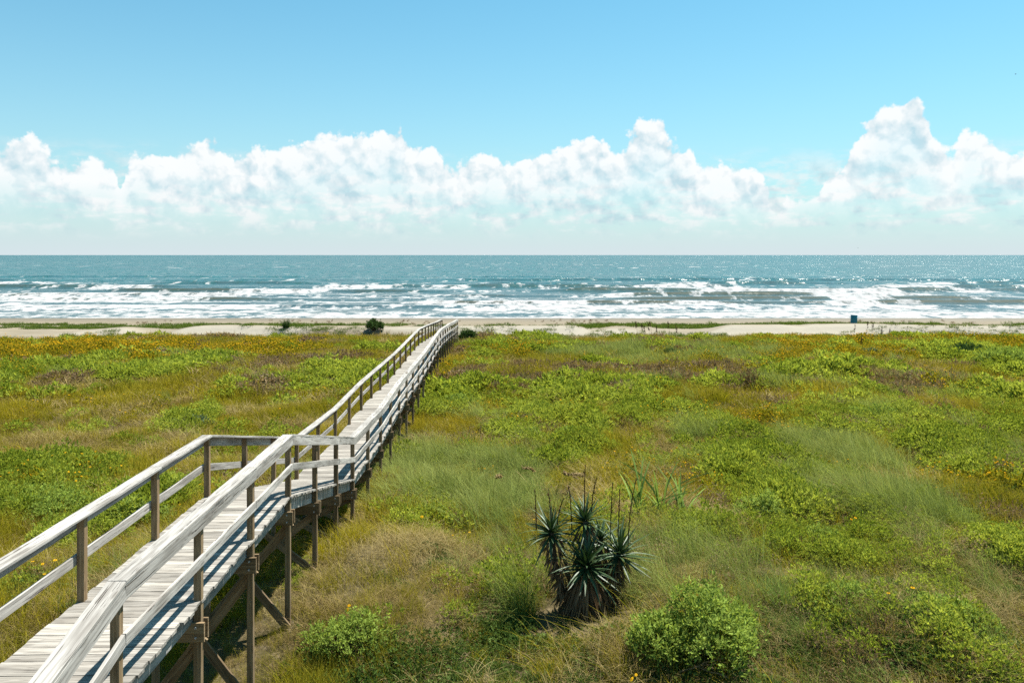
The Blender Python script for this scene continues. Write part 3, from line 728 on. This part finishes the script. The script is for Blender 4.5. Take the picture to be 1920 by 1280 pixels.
# grass on the back beach
nb_ = 5200
qx = RNG.uniform(-85, 85, nb_*4); qy = RNG.uniform(79, 105, nb_*4)
dens = np.maximum(.9*sstep(.50, .60, fbm(qx/15, qy/3.0, 501, 3))*sstep(90, 92, qy)*sstep(101, 97.5, qy), .8*sstep(.52, .62, fbm(qx/6, qy/2.5, 502, 3))*sstep(86, 80, qy))
s = RNG.random(len(qx)) < dens
scatter('beach_grass', 'low green grass growing in strips on the back of the beach', 'grass', SPEC['B'], qx[s], qy[s], RNG.uniform(.6, 1.2, s.sum()), RNG.random(s.sum()), np.full(s.sum(), 2))

# dried seaweed along the drift lines
qx = RNG.uniform(-85, 85, 420); qy = np.where(RNG.random(420) < .6, 101.5, 106.5) + 2.0*(fbm(qx/12, qx*0, 520, 2)-.5) + RNG.normal(0, .5, 420)
s = RNG.random(420) < sstep(.45, .6, fbm(qx/9, qx*0, 521, 2))
scatter('dried_seaweed', 'dark dried seaweed scattered along the drift line of the beach', 'seaweed', SPEC['P'], qx[s], qy[s], RNG.uniform(.25, .5, s.sum()), RNG.random(s.sum())*.2, np.full(s.sum(), 2), .6)

# ------------------------------------------------------------------ single plants that can be told apart
def ground_at(x, y): return float(height(x, y))
def shrub(name, label, x, y, w_, h, mat_, leafL, leafW, n, seed, cat='bush', per=7, dark=None, group=None):
    r = np.random.default_rng(seed); b = PB(r); z0 = ground_at(x, y) - .03
    nl = 6 + int(3*r.random()); sub = []
    for k in range(nl):
        q = rdisk(r, .34*w_) if k else np.zeros(3)
        f = 1 - np.linalg.norm(q)/w_*1.1
        sub.append((q, w_*(.20+.12*r.random()), h*(.62+.38*r.random())*f))
    tips = []
    for _ in range(n):
        c, rad, hh_ = sub[r.integers(nl)]
        d = r.normal(size=3); d[2] = abs(d[2])*1.2 - .15; d /= np.linalg.norm(d)
        k = (.82+.25*r.random()+.3*(r.random() < .08)*r.random())*(1 - .45*r.random()**2.5)
        p = np.array([c[0] + d[0]*rad*k, c[1] + d[1]*rad*k, max(hh_*.45 + d[2]*hh_*.58*k, .04)])
        tips.append(p); lv = r.random(); ax = d*.6 + np.array([0, 0, .75]) + r.normal(size=3)*.25; ax /= np.linalg.norm(ax)
        for j in range(per):
            dd = ax*(.25+.9*r.random()) + r.normal(size=3)*.62
            b.leaf(p + r.normal(size=3)*leafL*.35, dd, leafL*(.65+.7*r.random()), leafW*(.7+.6*r.random()), lv=.55*lv+.45*r.random(), up=ax)
    root = tag(empty(name, (x, y, z0)), label, cat, group)
    link('foliage', b.mesh('foliage', [mat_]), None, root)
    st = PB(r)
    for p in tips[::max(1, len(tips)//26)]:
        q = p*np.array([.35, .35, .45]) + r.normal(size=3)*.03
        st.tube([np.array([0, 0, -.05]) + rdisk(r, .06), q, p*.97], .016, .004, 4)
    link('stem', st.mesh('stem', [M_TWIG]), None, root)
    return root
G1 = 'leafy bushes in the dune field'
shrub('leafy_bush', 'large rounded bright green bush growing in front of the yucca', 3.06, 13.2, 2.2, 1.42, M_BUSH, .085, .034, 1350, 11)
shrub('leafy_bush', 'fresh green bush on the slope beside the tall boardwalk posts', -2.72, 13.25, 1.55, .85, M_BUSH, .06, .024, 620, 12)
shrub('leafy_bush', 'low spreading green bush with a dark hollow under it', 6.2, 14.75, 1.5, .55, M_BUSH, .06, .026, 480, 13)
shrub('leafy_bush', 'low loose green bush next to the spreading one with the dark hollow', 7.5, 14.0, 1.7, .55, M_BUSH, .06, .027, 480, 14)
shrub('leafy_bush', 'broad yellow green bush mass left of the boardwalk railing', -12.6, 21.6, 3.0, .95, M_BUSH, .075, .032, 900, 15)
shrub('leafy_bush', 'bushy green clump seen between the left railing posts', -9.4, 20.4, 1.9, .85, M_BUSH, .07, .03, 600, 16)
shrub('leafy_bush', 'small blue green bush alone in the olive grass', -13.7, 34.8, 2.1, .7, M_GREYB, .10, .045, 330, 17)
shrub('beach_bush', 'round dark green bush standing on the sand left of the boardwalk end', -13.75, 80.6, 1.65, 1.50, M_DKBUSH, .20, .07, 330, 18)
shrub('beach_bush', 'dark leafy bush hard against the seaward end of the boardwalk', -4.15, 77.0, 1.6, 1.25, M_DKBUSH, .22, .08, 220, 19)
shrub('leafy_bush', 'tall green bush standing higher than the flowers around it', 32.2, 53.2, 4.4, 1.9, M_BUSH, .17, .075, 520, 20)
shrub('leafy_bush', 'long dark green bush just inland of the yellow flower band', 34.6, 62.2, 4.2, .95, M_DKBUSH, .20, .09, 420, 21)
shrub('leafy_bush', 'grey green bush with a dark shaded side among yellow flowers', 26.7, 60.3, 1.7, .85, M_GREYB, .17, .08, 200, 22)
shrub('leafy_bush', 'small dark bush in the pale feathery grass', 11.6, 59.6, 1.4, .8, M_DKBUSH, .18, .06, 170, 23)
shrub('leafy_bush', 'long bright lime green bush beside brown heath', 16.2, 35.4, 3.4, .85, M_BUSH, .10, .045, 620, 24)
shrub('leafy_bush', 'upright green bush beside dead brown stems', 6.4, 20.5, 1.9, .95, M_BUSH, .075, .03, 640, 25)
shrub('leafy_bush', 'green bush of a close pair, nearer the boardwalk', .5, 32.2, 2.1, .75, M_BUSH, .10, .045, 380, 26)
shrub('leafy_bush', 'green bush of a close pair, farther from the boardwalk', 2.6, 32.2, 2.1, .75, M_BUSH, .10, .045, 380, 27)
shrub('leafy_bush', 'low lime green bush right beside the middle of the boardwalk', -2.75, 39.6, 2.5, .75, M_BUSH, .12, .055, 380, 28)
shrub('leafy_bush', 'pale yellow green mound with yellow flowers around it', 7.1, 18.3, 2.2, .62, M_BUSH, .06, .026, 640, 29)
shrub('leafy_bush', 'small pale green bush above the creeping vines', 10.4, 17.4, 1.4, .6, M_BUSH, .06, .026, 380, 30)
shrub('leafy_bush', 'medium green bush near the purple brown weeds', 20.5, 39.5, 2.4, .8, M_BUSH, .11, .05, 360, 31)

def blades_thing(name, label, cat, x, y, n, h0, h1, w_, R, lean, mat_, seed, wind=.3, seg=4, group=None):
    root = tag(empty(name, (x, y, ground_at(x, y)-.03)), label, cat, group)
    link('blades', g_grass(seed, n, h0, h1, w_, R, lean, [mat_], seg, wind), None, root); return root
blades_thing('grass_clump', 'big mound of pale arching grass with dark hollows below', 'grass', 11.3, 28.9, 900, .7, 1.35, .016, .75, 1.0, M_WISP, 41, .45)
blades_thing('grass_tuft', 'upright fresh green grass tuft beside the large rounded bush', 'grass', 4.9, 14.9, 260, .45, .95, .012, .22, .55, M_STRAP, 42)
blades_thing('grass_tuft', 'spiky green grass tuft on the sand behind the grass strip', 'grass', -22.8, 82.0, 160, .6, 1.2, .05, .35, .5, M_DKBUSH, 43)
blades_thing('grass_tuft', 'lone green grass tuft low in the creeping vines', 'grass', 7.9, 13.2, 200, .3, .65, .010, .18, .8, M_STRAP, 44)
r = np.random.default_rng(50); b = PB(r)
for _ in range(130):
    p = rdisk(r, .25); d = r.normal(size=3)*.5 + np.array([0, 0, 1.]); d /= np.linalg.norm(d)
    q = p + d*(.6+.7*r.random()); b.tube([p, (p+q)/2 + r.normal(size=3)*.05, q], .010, .004, 3)
    for _k in range(4): b.leaf(p + (q-p)*(.4+.6*r.random()), r.normal(size=3)+d, .12, .045)
root = tag(empty('twiggy_bush', (12.7, 43.2, ground_at(12.7, 43.2)-.03)), 'reddish brown twiggy bush half dead in the green field', 'bush')
link('branches', b.mesh('branches', [M_PURP]), None, root)

# ------------------------------------------------------------------ yucca
def leaf_mesh(seed, droop):
    r = np.random.default_rng(seed); v = []; f = []; n = 5; lv = []; k = r.random()
    for i in range(n+1):
        s = i/n; w_ = .034*(1-s)**.7*(.55+.45*min(1, s*5)) if i < n else .0008
        zc = -droop*s*s; v += [(s, -w_, zc+.012*(1-s)), (s, 0, zc), (s, w_, zc+.012*(1-s))]; lv += [k]*3
    for i in range(n):
        a = 3*i; f += [(a, a+3, a+4, a+1), (a+1, a+4, a+5, a+2)]
    me = mesh('leaf', v, f, attr={'leafv': lv}); me.materials.append(M_YUC); return me
LM = [leaf_mesh(60+k, dr) for k, dr in enumerate((.02, .12, .30, .06))]
YX, YY = 1.36, 15.35; YZ = ground_at(YX, YY) - .05
yucca = tag(empty('yucca', (YX, YY, YZ)), 'dark spiky yucca with several leaf heads and a skirt of dead leaves', 'yucca')
HEADS = [((.02, -.30, .96), .72, 92, .0, (.0, -.05)), ((-.62, -.05, 1.50), .64, 60, .1, (-.25, .0)), ((.04, .12, 1.66), .60, 52, .05, (.0, .1)), ((.68, .05, 1.06), .74, 60, .15, (.22, .05)), ((.36, .40, 1.20), .60, 36, .1, (.1, .2))]
rr = np.random.default_rng(70)
for hi, (c, L, nl, dn, tl) in enumerate(HEADS):
    c = np.array(c); b = PB(rr)
    base = np.array([c[0]*.35, c[1]*.5, 0.])
    midp = (base+c)/2 + np.array([c[0]*.15, 0, -.05]); top = c + np.array([0, 0, .02])
    b.tube([base, midp, top], .065 if hi else .12, .05, 8)
    link('trunk', b.mesh('trunk', [M_TWIG]), None, yucca)
    # dead leaves hanging down round the trunk
    b = PB(rr); nd = 700 if hi == 0 else 190
    for _ in range(nd):
        f = rr.random(); p = base*(1-f) + c*f; p = p + np.array([0, 0, -.02]); a = rr.random()*6.283; ln = (.75 if hi == 0 else .36)*(.6+.6*rr.random())
        ln = min(ln, p[2]*.98+.03); o_ = .10+.20*rr.random()*(1.6 if hi == 0 else 1)
        b.leaf(p + np.array([math.cos(a), math.sin(a), 0])*(.22*(1-.5*f) if hi == 0 else .09), np.array([math.cos(a)*o_, math.sin(a)*o_, -ln]), ln, .045)
    link('dead_leaf_skirt', b.mesh('dead_leaf_skirt', [M_DEAD]), None, yucca)
    for k in range(nl):
        # golden-angle rosette: upright in the middle, spreading and drooping at the rim
        f = (k+.5)/nl; a = k*2.39996 + rr.normal()*.15; e = math.radians(86 - (86+18+40*dn)*f**.85) + rr.normal()*.07
        d = Vector((math.cos(a)*math.cos(e)+tl[0]*.5, math.sin(a)*math.cos(e)+tl[1]*.5, math.sin(e))).normalized()
        ln = L*(.78+.3*rr.random())*(1. if f > .12 else .7)
        p = Vector(c) + Vector((0, 0, .10*(1-f)-.06)) + d*.03
        M = axes(p, p+d, Vector((.01, .02, 1)))
        o = link('leaf', LM[k % 4], None, yucca); o.matrix_basis = M @ Matrix.Diagonal((ln, 1, 1, 1)) @ Matrix.Rotation(rr.normal()*.25, 4, 'X')
for (sx, sy, z0, z1, lx) in [(.02, .12, 1.85, 2.75, .02), (.16, .12, 1.85, 2.5, .10), (-.62, -.05, 1.6, 2.25, -.05), (-.5, 0, 1.6, 2.15, .12), (-.22, .1, 1.5, 2.35, -.06), (.55, .35, 1.2, 2.35, .04), (.68, .2, 1.1, 2.25, .03), (.85, .1, 1.1, 2.5, .16), (-.9, 0, 1.55, 2.3, -.03)]:
    b = PB(rr); pts = [np.array([sx + lx*f*f, sy, z0 + (z1-z0)*f]) for f in np.linspace(0, 1, 5)]
    b.tube(pts, .012, .007, 5)
    for _ in range(16):
        f = .5+.5*rr.random(); q = np.array([sx + lx*f*f, sy, z0 + (z1-z0)*f]); b.leaf(q, rr.normal(size=3)*.6+np.array([0, 0, .5]), .05, .02)
    link('dry_flower_stalk', b.mesh('dry_flower_stalk', [M_DKPLUME]), None, yucca)

# ------------------------------------------------------------------ strap-leaved plant behind the yucca
sx, sy = 3.55, 20.6; r = np.random.default_rng(81)
strap = tag(empty('strap_leaved_plant', (sx, sy, ground_at(sx, sy)-.03)), 'light green plant with long arching strap leaves behind the yucca', 'plant')
for k in range(46):
    b = PB(r); fan_ = k % 3; base = np.array([(-.35, .25, .75)[fan_], (0, .1, -.05)[fan_], 0]) + rdisk(r, .10)
    hub = base + np.array([0, 0, (.75, .45, .35)[fan_]*r.random()])
    a = r.random()*6.283; hgt = .85+.75*r.random(); le = .25+.85*r.random(); sd = np.array([-math.sin(a), math.cos(a), 0]) if abs(math.sin(a)) > .45 else np.array([.5, .3, .8])
    kk = 0; prev = []
    for i in range(7):
        f = i/6; p = hub + np.array([math.cos(a)*le*hgt*f**1.5, math.sin(a)*le*hgt*f**1.5, hgt*f*(1-.42*le*f)]); w_ = .034*(1-f)**.5*(.5+.5*min(1, f*4))
        b.v += [p-sd*w_, p+sd*w_]; b.tip += [f, f]; b.lv += [.5, .5]
        if i: q = 2*i; b.f.append((q-2, q-1, q+1, q)); b.mi.append(0)
    lvv = r.random(); b.lv = [lvv]*len(b.v)
    link('leaf', b.mesh('leaf', [M_STRAP]), None, strap)

# ------------------------------------------------------------------ seed stalks
def seed_stalk(name, label, x, y, h, lean, az, mats, plume, droop, seed, group, cat='reed', sr=.006):
    r = np.random.default_rng(seed); root = tag(empty(name, (x, y, ground_at(x, y)-.03)), label, cat, group)
    b = PB(r); dd = np.array([math.cos(az), math.sin(az), 0])
    pts = [dd*lean*h*f**1.8 + np.array([0, 0, h*f]) for f in np.linspace(0, 1, 6)]
    b.tube(pts, sr, sr*.6, 4); link('stalk', b.mesh('stalk', [mats[0]]), None, root)
    b = PB(r)
    for _ in range(90 if droop > .3 else 34):
        f = r.random(); p = pts[-1] + dd*plume*f*droop + np.array([0, 0, plume*f*(1-droop) - droop*.5*plume*f*f])
        b.leaf(p, np.array([dd[0]*.6, dd[1]*.6, -.6*droop+.5*(1-droop)]) + r.normal(size=3)*.45, plume*.22, plume*.075)
    link('plume', b.mesh('plume', [mats[1]]), None, root); return root
for k, (x, y, h, az, dr, lb) in enumerate([(.05, 22.2, 1.35, .4, .85, 'sea oat stalk with drooping tan plume rising from feathery grass'), (1.0, 20.3, 1.45, .2, .9, 'sea oat stalk with drooping tan plume beside the yucca'), (1.35, 20.8, 1.2, .5, .8, 'shorter sea oat stalk with tan plume beside the yucca'), (-.55, 21.6, 1.15, 1.0, .7, 'thin sea oat stalk leaning at the edge of the feathery grass')]):
    seed_stalk('sea_oat_stalk', lb, x, y, h, .18, az, [M_OLIVE, M_PLUME], .42, dr, 90+k, 'sea oat stalks')
for k, (x, y, h) in enumerate([(12.0, 77.2, 1.25), (12.5, 76.9, 1.0), (13.1, 76.6, 1.05), (13.3, 76.9, 1.3), (12.8, 77.4, .8), (13.9, 77, .8), (15.4, 79.0, 1.15), (15.7, 76.6, .9)]):
    seed_stalk('plume_reed', 'dark brown plume reed at the grass edge before pale sand', x, y, h, .1, 2.6, [M_OLIVE, M_DKPLUME], .75, .1, 110+k, 'dark plume reeds by the sand', sr=.012)
for k, (x, y, h) in enumerate([(32.4, 76.9, 1.0), (33.7, 77.1, 1.3), (34.2, 77.1, 1.15), (27.0, 62.9, .9), (33.9, 74.6, .85), (35.3, 76, .8)]):
    seed_stalk('plume_reed', 'dark brown plume reed in the yellow flowers inland of the blue drum', x, y, h, .12, .6, [M_OLIVE, M_DKPLUME], .7, .1, 130+k, 'dark plume reeds inland of the drum', sr=.012)
for k in range(9):
    x = 6.05 + .10*k + random.uniform(-.05, .05); y = 17.4 + random.uniform(-.3, .3)
    seed_stalk('seed_spike', 'short dark seed spike standing in the pale green weeds', x, y, .42+random.uniform(0, .15), .05, 1.5, [M_TWIG, M_DKPLUME], .13, .0, 150+k, 'dark seed spikes', cat='weed', sr=.005)

# ------------------------------------------------------------------ dead branches lying in the foreground
for k, (x, y, ln, az) in enumerate([(2.6, 12.55, .8, .3), (3.3, 12.5, .6, 2.6), (6.3, 13.2, .9, .5), (8.3, 13.0, .8, -.5), (-.4, 15.3, .8, .1), (4.6, 13.4, .7, 1.9)]):
    lb = ['longer grey dead branch under the front of the large rounded bush', 'shorter grey dead branch under the front of the large rounded bush', 'grey dead branch lying below the bush with the dark hollow', 'grey dead branch beside the lone grass tuft in the vines', 'grey dead branch in the dry grass on the boardwalk side of the yucca', 'grey dead branch between the large rounded bush and the bush with the dark hollow'][k]
    r = np.random.default_rng(170+k); b = PB(r); d = np.array([math.cos(az), math.sin(az), .12]); p = np.array([0, 0, .16])
    pts = [p + d*ln*f + r.normal(size=3)*.02 for f in np.linspace(0, 1, 6)]; b.tube(pts, .012, .005, 5)
    for j in (2, 3, 4):
        q = pts[j] + (d + r.normal(size=3)*.6)*ln*.3; b.tube([pts[j], (pts[j]+q)/2 + r.normal(size=3)*.015, q], .007, .003, 4)
    tag(link('dead_branch', b.mesh('dead_branch', [M_DEAD])), lb, 'branch', 'dead branches in the weeds').location = (x, y, ground_at(x, y))

# ------------------------------------------------------------------ drum on the beach
m, t, out = mat('teal_drum_paint'); g = t.add('ShaderNodeTexCoord').outputs['Object']
nn_ = t.noise(t.vm('MULTIPLY', g, (3, 3, 1.2)), 2.2, 5, .65)
principled(t, out, t.mix(t.ss(nn_, .52, .68), rgb(.008, .16, .21), rgb(.015, .11, .13)), .5, .4); M_DRUM = m
dx_, dy_ = 38.9, 92.3; dz0 = ground_at(dx_, dy_) - .05
drum = tag(empty('trash_drum', (dx_, dy_, dz0)), 'blue green metal drum standing on the beach', 'drum'); drum.rotation_euler = (0, math.radians(3), 0)
def lathe(name, prof, n=28, cap=True):
    v = []; f = []
    for (r_, z) in prof: v += [(r_*math.cos(2*math.pi*j/n), r_*math.sin(2*math.pi*j/n), z) for j in range(n)]
    for i in range(len(prof)-1):
        for j in range(n): f.append((i*n+j, i*n+(j+1) % n, (i+1)*n+(j+1) % n, (i+1)*n+j))
    if cap: f.append(tuple((len(prof)-1)*n+j for j in range(n)))
    return mesh(name, v, f, True)
DH = 1.10; DR = .36
link('barrel', lathe('barrel', [(DR, 0), (DR, DH*.3), (DR, DH*.62), (DR, DH-.03), (DR-.03, DH-.03), (DR-.035, DH-.06)]), M_DRUM, drum)
for zz in (.02, DH*.33, DH*.66, DH-.03):
    link('hoop', lathe('hoop', [(DR+.001, zz-.018), (DR+.016, zz-.008), (DR+.016, zz+.008), (DR+.001, zz+.018)], cap=False), M_DRUM, drum)

# ------------------------------------------------------------------ two far-off birds
m, t, out = mat('bird_feather'); principled(t, out, rgb(.10, .10, .10), .8, .2); M_BIRD = m
for k, (x, y, z, sp, lb) in enumerate([(213.5, 500, 13.4, .95, 'tiny dark seabird gliding just above the sea horizon'), (155.3, 250, 64.7, .55, 'tiny dark seabird flying high in the clear sky')]):
    bird = tag(empty('seabird', (x, y, z)), lb, 'bird')
    bv = []; 
    link('body', lathe('body', [(.004, -.26), (.05, -.18), (.075, -.03), (.06, .1), (.04, .17), (.004, .24)], 10), M_BIRD, bird).rotation_euler = (math.radians(90), 0, .6)
    for s in (-1, 1):
        wv_ = [(s*.03, -.09, .02), (s*.03, .09, .02), (s*sp*.5, .07, .16), (s*sp*.5, -.05, .16), (s*sp, -.10, .06)]
        link('wing', mesh('wing', wv_ + [(a_, b_, c_-.015) for a_, b_, c_ in wv_], [(0, 1, 2, 3), (3, 2, 4), (5, 8, 7, 6), (8, 9, 7), (0, 3, 8, 5), (1, 6, 7, 2), (2, 7, 9, 4), (3, 4, 9, 8)]), M_BIRD, bird).rotation_euler = (0, 0, .6)
